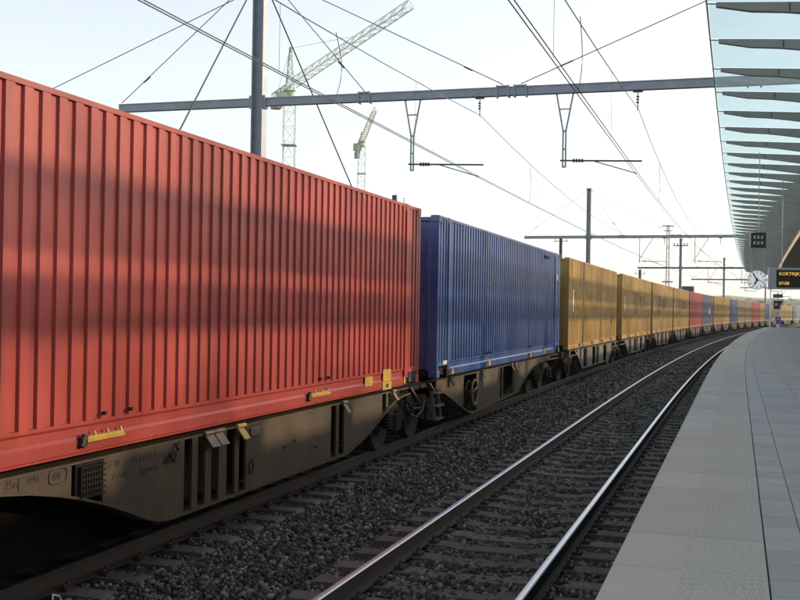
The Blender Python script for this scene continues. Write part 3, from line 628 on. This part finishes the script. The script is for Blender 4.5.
# ------------------------------------------------------------------ overhead line portals
ZB = 7.80
def ibeam(p, q, w_, h, tf=.02, tw=.012):
    mb = MB(); p, q = Vector(p), Vector(q); up = Vector((0,0,1))
    mb.beam(p+up*(h/2-tf/2), q+up*(h/2-tf/2), w_, tf); mb.beam(p-up*(h/2-tf/2), q-up*(h/2-tf/2), w_, tf); mb.beam(p, q, tw, h-2*tf-.001); return mb
def portal(s, label, near=False, op=-12.5, ol=-16.8, orr=9.2, ptop=11.4, far=0, has_arm=False):
    rz = rotz(s); t = thing('catenary_portal', label, 'gantry', XYZ(s, op, -.3), rz, 'overhead line gantries across the tracks')
    P = lambda o, z, ds=0.: (ds, -(o-op), z+.3)                    # local coords
    f = 1.0 + far
    # pole: H section, flanges towards the tracks
    po = MB(); a, b = .16, .15
    for sg in (-1, 1): po.box(-a, a, sg*b-.012, sg*b+.012, 0, ptop+.3)
    po.box(-.012, .012, -b+.013, b-.013, 0, ptop+.3)
    pl = part('pole', po, M['galv'], t)
    part('pole_cap', MB().box(-.2, .2, -.2, .2, ptop+.30, ptop+.34), M['galv'], pl)
    part('base_block', MB().bbox(-.45, .45, -.45, .45, -.1, .35, .03), M['conc'], t)
    bm_ = MB()
    for dz in (-.11+.012, .11-.012): bm_.box(-.09, .09, -(orr-op), -.17, ZB+.3+dz-.012, ZB+.3+dz+.012); bm_.box(-.09, .09, .17, -(ol-op), ZB+.3+dz-.012, ZB+.3+dz+.012)
    bm_.box(-.075, -.06, -(orr-op), -.17, ZB+.3-.085, ZB+.3+.085); bm_.box(-.075, -.06, .17, -(ol-op), ZB+.3-.085, ZB+.3+.085)
    bm = part('crossbeam', bm_, M['galv'] if not far else M['galv_d'], t)
    for sg in (-1, 1): part('joint_plate', MB().box(-.13, .13, min(sg*.165, sg*.24), max(sg*.165, sg*.24), ZB+.3-.17, ZB+.3+.17), M['galv'], pl)
    for o in (-9.45, -5.75, -5.3, .3): part('clamp', MB().box(-.11, .11, -(o-op)-.17, -(o-op)-.13, ZB+.3-.15, ZB+.3+.15).box(-.11, .11, -(o-op)+.13, -(o-op)+.17, ZB+.3-.15, ZB+.3+.15).box(-.11, .11, -(o-op)-.12, -(o-op)+.12, ZB+.3+.112, ZB+.3+.14), M['galv'], bm)
    for o in (-8.13, -4.18):
        br = MB(); h0 = ZB+.3-.11
        if near:
            for sg in (-1, 1): br.beam(P(o+sg*.21, ZB-.1), P(o+sg*.035, 6.75), .05, .04); br.beam(P(o+sg*.035, 6.77), P(o+sg*.035, 5.84), .03, .04)
            br.beam(P(o-.12, 7.30), P(o+.12, 7.30), .03, .03)
            for zz in (6.75, 6.3, 5.86): br.beam(P(o-.05, zz), P(o+.05, zz), .04, .04)
        else:
            br.beam(P(o, ZB-.1), P(o, 5.85), .05*f, .05*f); br.beam(P(o+.95, ZB-.1), P(o+.03, 6.2), .045*f, .045*f)
        part('drop_bracket', br, M['galv'], t)
        ra = MB().tube(P(o-.1, 6.02), P(o+1.9, 5.96), .022*f, 6); ra.tube(P(o+.75, 5.98), P(o+1.78, 5.66), .014*f, 5)
        arm = part('registration_arm', ra, M['galv_d'], t)
        ins = MB()
        for k in range(4): ins.tube(P(o+.22+.07*k, 6.012-.002*k), P(o+.26+.07*k, 6.011-.002*k), .05*f, 10)
        part('insulator', ins, M['insul'], arm)
        oi = o + 1.78
        ins = MB().tube(P(oi, ZB-.12), P(oi, 7.2), .015*f, 5)
        for k in range(3): ins.tube(P(oi, 7.55-.07*k), P(oi, 7.52-.07*k), .045*f, 10)
        ins.box(-.03, .03, -(oi-op)-.12, -(oi-op)+.12, ZB+.3-.16, ZB+.3-.11)
        part('suspension_insulator', ins, M['insul'], t)
    if has_arm:
        ca = MB().box(-.05, .05, -.9, .9, ptop-.6, ptop-.48)
        for y in (-.8, -.4, .4, .8): ca.tube((0, y, ptop-.48), (0, y, ptop-.2), .07, 8)
        part('cross_arm', ca, M['galv_d'], t)
    wr = .013*f
    stays = [(-9.45, 7.95), (-16.75, 7.95)] + ([(-5.75, 7.98)])
    for o, z in stays:
        sy = part('stay_cable', MB().tube(P(op+math.copysign(.15, o-op), ptop-.1), P(o, z), wr, 5), M['wire'], t)
        d = Vector(P(o, z)) - Vector(P(op, ptop-.1)); q = Vector(P(o, z)) - d.normalized()*.9
        part('turnbuckle', MB().tube(q, q - d.normalized()*.25, .02*f, 6), M['insul'], sy)
    if near:
        part('stay_cable', MB().tube(P(-5.3, 7.98), P(3.0, 11.3), wr, 5).tube(P(-4.3, 8.38), P(-4.0, 8.5), .02, 6), M['wire'], t)
        part('stay_cable', MB().tube(P(op-.15, ptop-.5), P(-31, 3.9), wr, 5), M['wire'], t)
        for (s1, z1) in ((17.2, 0), (44.0, 0)): part('guy_rod', MB().tube((math.copysign(.15, s1-27), 0, ptop+.1), (s1-27, 0, z1+.3), .022, 6), M['wire_d'], t)
        part('right_pole', MB().box(-.15, .15, -(3.0-op)-.15, -(3.0-op)+.15, .3+ZP, ptop+.3), M['galv'], t)
    return t
portal(27, 'big nearest steel gantry with tall pole rising behind the red container', near=True)
portal(81.5, 'second steel gantry, its pole behind the yellow containers', op=-11.9)
portal(139, 'third gantry, its dark pole with cross arm above the fourth yellow container', far=.3, op=-11.5, has_arm=True)
portal(187, 'fourth gantry, thin plain pole left of the clock', far=.5, op=-11.5)
portal(246, 'farthest gantry beam, close above the hills', far=.8, op=-11.5)
def line_pts(s0, s1, o, zf, n=12): return [XYZ(s0+(s1-s0)*i/n, o, zf((i)/n)) for i in range(n+1)]
def overhead(label, ax):
    t = thing('overhead_line', label, 'overhead wire', XYZ(27, ax, 5.6), 0)
    span = [(-28, 27), (27, 81.5), (81.5, 139), (139, 187), (187, 246)]
    for dd in (-.03, .03):
        pts = []
        for a, b in span: pts += line_pts(a, b, ax + dd, lambda u: 5.64, 8)[:-1] if b < 246 else line_pts(a, b, ax + dd, lambda u: 5.64, 8)
        part('contact_wire', MB().path(pts, .0085 if dd < 0 else .0085, 5), M['wire'], t, True)
    pts = []; zm = lambda u: 7.22 - 3.3*u*(1-u)
    for i, (a, b) in enumerate(span): pts += line_pts(a, b, ax, zm, 14)[:-1] if i < 4 else line_pts(a, b, ax, zm, 14)
    part('messenger_wire', MB().path(pts, .0095, 5), M['wire'], t, True)
    for i, (a, b) in enumerate(span[:3]):
        for k in range(1, 8):
            u = k/8 + .02; s = a+(b-a)*u
            part('dropper', MB().tube(XYZ(s, ax, zm(u)), XYZ(s, ax, 5.64), .004, 4), M['wire'], t, True)
    for s in (16.5, 33.5, 76):                                      # slack jumper between the wires
        pts = [XYZ(s+.25*math.sin(math.pi*q/8)*1.2, ax+.04, 6.75-(6.75-5.65)*q/8) for q in range(9)]
        part('jumper', MB().path(pts, .007, 4), M['wire'], t, True)
    return t
overhead('pair of overhead wires above the empty track', AX2)
overhead('overhead wires above the container train', AXT)

# ------------------------------------------------------------------ glazed platform canopy
HC = 7.40; CE = 141.
C = lambda s, o, z: XYZ(s, o, z, KC)
can = thing('platform_canopy', 'long glazed canopy with tapering steel ribs over the platform', 'canopy', C(30, 3.2, ZP), 0)
rtop = lambda o: 7.385 - .06*(o+.41)
rdep = [(-.41,.065),(.15,.145),(.67,.157),(1.1,.19),(1.75,.26),(2.3,.34),(2.88,.46)]
ribp = [(o, rtop(o)) for o, d in rdep] + [(o, rtop(o)-d) for o, d in reversed(rdep)]
CS = [-14 + 2.5*i for i in range(15)] + rng_s(23.5, CE, 5)
s = 18.56 - 2.5*11; ribs = []
while s < CE: ribs.append(s); s += 2.5
for s in ribs:
    n = len(ribp); vs = [C(s-.06, o, z) for o, z in ribp] + [C(s+.06, o, z) for o, z in ribp]
    rb = part('rib', MB().add(vs, [tuple(range(n)), tuple(range(2*n-1, n-1, -1))] + [(i, n+i, n+(i+1) % n, (i+1) % n) for i in range(n)]), M['rib'], can, True)
    j = part('splice_plate', MB().add([C(s-.064, .72, 7.17), C(s-.064, .74, 7.17), C(s-.064, .74, 7.30), C(s-.064, .72, 7.30)], [(0,1,2,3)]), M['soffit']); j.parent = rb
    tp = part('tip_bracket', MB().tube(C(s, -.41, 7.37), C(s, -.555, 7.385), .012, 5), M['rib']); tp.parent = rb
    e = min(s+2.5, CE); gz = .012
    gp = [C(s+.02, -.54, rtop(-.54)+.015), C(e-.02, -.54, rtop(-.54)+.015), C(e-.02, 1.2, rtop(1.2)+.015), C(e-.02, 2.9, rtop(2.9)+.015), C(s+.02, 2.9, rtop(2.9)+.015), C(s+.02, 1.2, rtop(1.2)+.015)]
    part('glass_panel', MB().add(gp, [(0,1,2,5),(5,2,3,4)]), M['glass'], can, True)
part('edge_trim', MB().sweep([(-.575,HC-.02),(-.545,HC-.02),(-.545,HC+.02),(-.575,HC+.02)], CS, KC), M['white'], can, True)
part('spine_beam', MB().sweep([(2.905,6.72),(3.05,6.66),(3.2,6.85),(3.2,7.35),(2.905,7.35)], CS, KC), M['rib'], can, True)
part('roof_wing', MB().sweep([(3.21,7.15),(8.4,8.45),(8.4,8.57),(3.21,7.40)], CS + rng_s(CE+5, 195, 5), KC), M['soffit'], can, True)
part('light_fascia', MB().sweep([(2.905,6.42),(2.935,6.42),(2.935,6.70),(2.905,6.70)], CS, KC), M['frost'], can, True)
for s in (2, 22, 42):
    part('column', MB().tube(C(s, 3.1, ZP), C(s, 3.1, 6.75), .17, 14, .2), M['rib'], can, True)
# unseen screen added beyond the platform to shade tracks and band the train
scr = thing('shade_screen', 'unseen screen added beyond the platform to cast shade on the train', 'wall', XYZ(0, 12, -.4), 0)
WS = [-150, -100, -50, -20, 0, 12, 24] + rng_s(28, 260, 8)
part('wall', MB().sweep([(11.9,-.4),(12.2,-.4),(12.2,5.42),(11.9,5.42)], WS), M['conc'], scr, True)
part('shade_beam_low', MB().sweep([(11.95,6.80),(12.15,6.80),(12.15,6.95),(11.95,6.95)], WS), M['conc'], scr, True)
part('shade_beam_high', MB().sweep([(11.95,7.95),(12.15,7.95),(12.15,8.10),(11.95,8.10)], WS), M['conc'], scr, True)
for s_, r_ in [(-140+14*i, .12) for i in range(10)] + [(37.5,.10),(40.2,.22),(43,.10),(52,.12),(58.5,.15),(62,.10),(70,.15),(79,.12),(86,.15),(95,.12),(104,.15),(113,.12)]:
    part('column', MB().tube(XYZ(s_, 12.05, 5.2), XYZ(s_, 12.05, 8.2), r_, 10), M['conc'], scr, True)  # posts added so their shadows stripe the containers
for a, b, h_ in ((18.3,21.2,.30),(23.5,24.2,.3),(27.3,29.0,.2),(34,36.5,.25),(39,41,.3)): part('shade_step', MB().sweep([(11.95,5.43),(12.15,5.43),(12.15,5.42+h_),(11.95,5.42+h_)], [a,b]), M['conc'], scr, True)  # raised lengths shaped for an uneven shade edge on the wagon sill
part('dimming_pane', MB().sweep([(12.04,5.43),(12.04,6.795)], WS, closed=False), M['dimglass'], scr, True)
part('shade_band_pane', MB().sweep([(12.04,6.955),(12.04,7.29)], WS, closed=False), M['bandglass'], scr, True)
part('shade_band_pane', MB().sweep([(12.04,7.39),(12.04,7.945)], WS, closed=False), M['bandglass'], scr, True)
part('dimming_pane', MB().sweep([(12.04,8.105),(12.04,11.5)], WS, closed=False), M['dimglass'], scr, True)
part('screen_cap', MB().sweep([(11.95,11.51),(12.15,11.51),(12.15,11.8),(11.95,11.8)], WS), M['conc'], scr, True)
lw = part('rear_shade_wall', MB().sweep([(-8.9,-.4),(-8.6,-.4),(-8.6,3.3),(-8.9,3.3)], [-60,-30,0,24]+rng_s(30,290,10)), M['under']); tag(lw, 'dark unseen wall added behind the train to block light beneath it', 'wall')  # added wall, keeps sky light from reaching under the wagons

# ------------------------------------------------------------------ clock, displays, signal
def world_thing(name, label, cat, X_, Y_, Z_, rz, group=None): return thing(name, label, cat, (X_, Y_, Z_), rz, group)
ck = thing('station_clock', 'round white station clock hanging below the canopy', 'clock', (15.08, 46., 3.71), math.atan2(-15.08, 46)*1.0)
# local: -y faces the camera
part('rim', MB().tube((0,-.07,0), (0,.07,0), .41, 40), M['grey'], ck, smooth=False)
part('dial', MB().tube((0,-.078,0), (0,-.071,0), .385, 40), M['dial'], ck)
dm = MB()
for k in range(12):
    a = k*math.pi/6; l = .09; d = Vector((math.sin(a), 0, math.cos(a)))
    dm.beam(d*.36 + Vector((0,-.081,0)), d*(.36-l) + Vector((0,-.081,0)), .022, .03)
part('hour_mark', dm, M['black'], ck)
def hand(a, l, w_, y): 
    d = Vector((math.sin(a), 0, math.cos(a))); return MB().beam(d*-.07 + Vector((0,y,0)), d*l + Vector((0,y,0)), .008, w_)
part('minute_hand', hand(R(330), .33, .05, -.088), M['black'], ck); part('hour_hand', hand(R(207), .23, .06, -.096), M['black'], ck); part('second_hand', hand(R(108), .30, .02, -.104), M['screen'], ck)
for x in (-.25, .25): part('hanger_rod', MB().tube((x,0,.32), (x,0,7.2-3.71), .007, 6), M['grey'], ck)
hd = math.atan2(-11.95, 35)
ds = thing('departure_display', 'black departure display with amber text in a grey housing', 'display', (13.0, 35.3, 3.09), -.20)
part('housing', MB().bbox(-1.02, 1.25, -.12, .12, 0, .70, .02), M['grey'], ds)
part('screen', MB().box(-.78, 1.15, -.128, -.121, .06, .63), M['screen'], ds)
for txt, z in (('KORTRIJK', .50), ('07:08', .19)):
    o = link('text_line', text_mesh(txt, .145, M['led'], .001), ds); o.location = (-.70, -.131, z); o.rotation_euler = (math.pi/2, 0, 0)
for x in (-.6, .9): part('hanger_rod', MB().tube((x,0,.69), (x,0,3.7), .012, 6), M['grey'], ds)
mo = thing('platform_monitor', 'small dark hanging monitor box under the canopy above the clock', 'monitor', (10.85, 33., 4.30), -.30)
part('case', MB().bbox(-.22, .22, -.06, .30, 0, .45, .02), M['black'], mo)
part('screen', MB().box(-.19, .19, -.066, -.061, .04, .41), M['screen'], mo)
for z in (.12, .29):
    for k in range(3): part('digit', MB().box(-.15+.11*k, -.09+.11*k, -.071, -.067, z-.03, z+.06), M['glow'], mo)
part('side_panel', MB().box(-.27, -.222, -.03, .30, .03, .42), M['cream'], mo)
part('hanger_rod', MB().tube((0,.1,.44), (0,.1,2.9), .012, 6), M['grey'], mo)
sg_ = thing('railway_signal', 'red railway signal with white bordered back plate at platform end', 'signal', tuple(XYZ(125, .6, -.3)), .32*-1)
part('post', MB().tube((0,0,0), (0,0,4.9), .06, 10), M['grey'], sg_)
bp_ = part('back_plate', MB().prism([(-.62,2.88),(.42,2.88),(.42,3.38),(.66,3.68),(.66,4.2),(-.62,4.2)], -.12, -.08), M['white'], sg_)
part('lamp_head', MB().prism([(-.42,3.1),(.22,3.1),(.22,3.5),(.46,3.8),(.46,4.0),(-.42,4.0)], -.2, -.125), M['black'], sg_)
part('lamp', MB().tube((-.15,-.23,3.6), (-.15,-.205,3.6), .15, 14), M['redlamp'], sg_)
part('number_board', MB().box(-.5, .5, -.10, -.06, 4.30, 4.72), M['galv_d'], sg_)
ar = thing('arrow_sign', 'small round blue and white sign on a white post at platform end', 'sign', tuple(XYZ(122.9, .72, ZP)), -.3)
part('post', MB().tube((0,0,0), (0,0,1.35), .17, 12), M['white'], ar)
part('disc', MB().tube((0,-.19,.95), (0,-.22,.95), .30, 20), M['signblue'], ar)
part('arrow', MB().beam((-.12,-.225,.85), (.14,-.225,1.08), .01, .09), M['white'], ar)
part('band', MB().tube((0,0,.45), (0,0,.66), .18, 12), M['signblue'], ar)
wp = thing('lamp_post', 'slim white lamp post beyond the clock at the platform end', 'lamp post', tuple(XYZ(126, -.2, -.3)), 0)
part('mast', MB().tube((0,0,0), (0,0,7.2), .07, 8), M['white'], wp); part('lantern', MB().bbox(-.1,.7,-.12,.12,7.1,7.22,.02), M['white'], wp)

# ------------------------------------------------------------------ masts behind the train
def mast(label, s, o, ztop, r=.14, bars=True, kind='line_mast'):
    t = thing('line_mast', label, 'mast', XYZ(s, o, -.4), rotz(s), 'masts standing behind the train'); h = ztop+.4
    mm = MB()
    for sg in (-1, 1): mm.box(-r*.8, r*.8, sg*r-.015, sg*r+.015, 0, h)
    mm.box(-.015, .015, -r+.016, r-.016, 0, h); m_ = part('pole', mm, M['galv_d'], t)
    if bars:
        part('cross_arm', MB().box(-.04,.04,-.6,.6,h-.5,h-.44), M['galv_d'], t)
        for y in (-.5, .5):
            i_ = MB()
            for k in range(3): i_.tube((0,y,h-.44+.11*k),(0,y,h-.39+.11*k),.05,8)
            part('insulator', i_, M['insul'], t)
    return t
mast('short mast with insulators peeking over the blue container end', 91.4, -16, 8.6, .11)
mast('mast tip just showing over the end of the red container', 52.3, -17, 8.0, .10)
mast('short mast end peeking above the second yellow container', 123.6, -14, 7.0, .12)
bx = thing('relay_box', 'dark box standing above the train beside the cross armed mast', 'equipment box', XYZ(142.5, -11.0, -.4), rotz(142), None)
part('cabinet', MB().bbox(-.5,.5,-.75,.75,4.6,6.0,.04), M['galv_d'], bx); part('leg', MB().box(-.1,.1,-.6,-.4,0,4.6), M['galv_d'], bx); part('leg', MB().box(-.1,.1,.4,.6,0,4.6), M['galv_d'], bx)
# floodlight tower
def lattice(mb, p, q, w_, n, r, w2=None, tri=False):
    p, q = Vector(p), Vector(q); d = (q-p).normalized(); u = d.cross(Vector((0,0,1)))
    if u.length < .05: u = Vector((1,0,0))
    u.normalize(); v = u.cross(d); w2 = w_ if w2 is None else w2
    cs = [(-1,-1),(1,-1),(1,1),(-1,1)] if not tri else [(-1,-1),(1,-1),(0,1)]
    m = len(cs)
    pt = lambda i, c: p + (q-p)*(i/n) + (u*c[0]+v*c[1])*(w_+(w2-w_)*i/n)/2
    for c in cs: mb.beam(pt(0,c), pt(n,c), r*1.6, r*1.6)
    for i in range(n):
        for k in range(m):
            a, b = cs[k], cs[(k+1) % m]
            if i % 2: a, b = b, a
            mb.beam(pt(i,a), pt(i+1,b), r, r); mb.beam(pt(i+1,cs[k]), pt(i+1,cs[(k+1) % m]), r*.8, r*.8)
    return mb
fl = thing('floodlight_tower', 'very thin pale floodlight tower in the far distance', 'light tower', (81, 330, -.4), 0)
part('tower', lattice(MB(), (0,0,0), (0,0,29), 1.1, 22, .07, .6), M['galv'], fl)
part('lamp_rack', MB().box(-1.8,1.8,-.3,.3,28.6,28.9).box(-1.3,1.3,-.3,.3,27.2,27.4), M['galv_d'], fl)
part('lamp_rack', MB().box(-1.6,1.6,-.3,.3,11.6,12.0), M['galv_d'], fl)
# tower cranes
def crane(label, base, zj, jib_dir, jl, cjl, mw, top, r):
    t = thing('tower_crane', label, 'crane', (base[0], base[1], -.4), 0, 'tower cranes behind the train')
    part('mast', lattice(MB(), (0,0,0), (0,0,zj), mw, int(zj/mw*.8), r), M['crane_w'], t)
    d = Vector((jib_dir[0], jib_dir[1], 0)).normalized(); up = Vector((0,0,1)); o = up*zj
    u = d.cross(up)
    part('slewing_ring', MB().tube((0,0,zj-.3), (0,0,zj+.9), mw*.48, 12).box(-mw*.5, mw*.5, -mw*.5, mw*.5, zj+.9, zj+1.05), M['crane'], t)
    part('jib', lattice(MB(), o + d*1 + up*2.2, o + d*jl + up*2.2, mw*.8, int(jl/1.9), r, mw*.55, True), M['crane_w'], t)
    cj = part('counter_jib', lattice(MB(), o - d*.5 + up*1.6, o - d*cjl + up*1.6, mw*.6, int(cjl/1.5), r), M['crane'], t)
    part('counterweight', MB().beam(o - d*(cjl-2.2) + up*.4, o - d*cjl + up*.4, mw*.8, 1.8), M['conc'], cj)
    part('apex_tower', lattice(MB(), o + up*1.2, o + up*(top-zj), mw*.7, 5, r, .3), M['crane'], t)
    part('cab', MB().beam(o + u*mw*.9 + d*.2 + up*-.6, o + u*mw*.9 + d*2.0 + up*-.6, 1.4, 1.9), M['crane'], t)
    a = o + up*(top-zj-.2)
    part('tie_rod', MB().tube(a, o + d*jl*.62 + up*2.8, r*.6, 4), M['crane_w'], t); part('tie_rod', MB().tube(a, o - d*cjl*.9 + up*2.0, r*.6, 4), M['crane_w'], t)
    part('platform_ring', MB().box(-mw*.65, mw*.65, -mw*.65, mw*.65, zj-8.05, zj-7.95), M['crane'], t)
    return t
crane('tower crane with long pale lattice jib reaching up to the right', (-18.8, 180), 37.2, (19.4, -49), 52.5, 9.6, 1.9, 45.5, .075)
crane('smaller distant green tower crane with short steep jib', (-11.6, 310), 48.6, (4.9, -49), 46, 24, 2.0, 52.5, .11)

# ------------------------------------------------------------------ distance
hv = []; hf = []; nA, nR = 150, 7
for i in range(nA+1):
    az = R(-50 + 110*i/nA)
    for j in range(nR):
        d = 900 + 130*j
        hgt = (25 + 4*math.sin(az*9+1) + 2.5*math.sin(az*23+.4) + 1.2*math.sin(az*71)) * (1 - math.cos(min(j,5)/5*math.pi))/2 + random.uniform(-1.2,1.2)*(j > 0)
        hv.append((d*math.sin(az), d*math.cos(az), -1 + max(0, hgt) if j else -1.2))
for i in range(nA):
    for j in range(nR-1): hf.append((i*nR+j, (i+1)*nR+j, (i+1)*nR+j+1, i*nR+j+1))
tag(part('hills', MB().add(hv, hf), M['hill']), kind='structure')
# trees on the hill: one mass
lv = MB()
for i in range(1500):
    az = R(random.uniform(4, 30)); d = random.uniform(520, 1300); c = Vector((d*math.sin(az), d*math.cos(az), random.uniform(.5, 4) + max(0, min(1, (d-900)/600))*20))
    rr = random.uniform(3, 7); ps = []
    for q in ico: ps.append(c + Vector((q[0]*rr*random.uniform(.7,1.2), q[1]*rr*random.uniform(.7,1.2), q[2]*rr*random.uniform(.5,.9))))
    lv.add(ps, [tuple(int(x) for x in f) for f in icof])
tag(part('far_trees', lv, M['leaf']), 'hazy green trees covering the far hillside above the train', 'trees', kind='stuff')
for i, (az, d, lab) in enumerate(((20.6, 760, 'small white house on the far hillside behind the display'), (16.6, 880, 'tiny white house on the far hillside above the train'))):
    a = R(az); h_ = thing('house', lab, 'house', (d*math.sin(a), d*math.cos(a), 6), .3*i, 'houses on the far hillside')
    part('wall', MB().box(-4.5,4.5,-3.5,3.5,-8,6), M['white'], h_)
    part('roof', MB().prism([(-4.0,6),(4.0,6),(0,8.6)], -4.8, 4.8, 'x'), M['roof'], h_)
    for x in (-3, 0, 3): part('window', MB().box(x-.6,x+.6,-3.55,-3.5,2.2,3.8), M['screen'], h_)
# litter by the train's rail
lt = MB(); lt.path([(0,0,0),(.03,.05,.02),(.0,.09,.05),(-.05,.06,.07),(-.03,.0,.03),(.05,-.04,.015),(.12,-.05,.01)], .008, 4)
lo = part('plastic_strip', lt, M['white']); lo.location = XYZ(7.75, -5.33, -.2); tag(lo, 'small curled white plastic strip lying beside the train rail', 'litter')

# ------------------------------------------------------------------ air
hz = bpy.data.materials.new('haze_air'); hz.use_nodes = True; hn = hz.node_tree
for nd in list(hn.nodes):
    if nd.type == 'BSDF_PRINCIPLED': hn.nodes.remove(nd)
pv = hn.nodes.new('ShaderNodeVolumePrincipled'); pv.inputs['Color'].default_value = (.9,.92,.95,1); pv.inputs['Density'].default_value = .00025; pv.inputs['Anisotropy'].default_value = .3
hn.links.new(pv.outputs[0], hn.nodes['Material Output'].inputs['Volume'])
ho = part('haze', MB().box(-1600, 1600, -400, 2300, -1.6, 75), hz); tag(ho, 'thin pale morning haze over the whole scene', 'haze', kind='stuff')
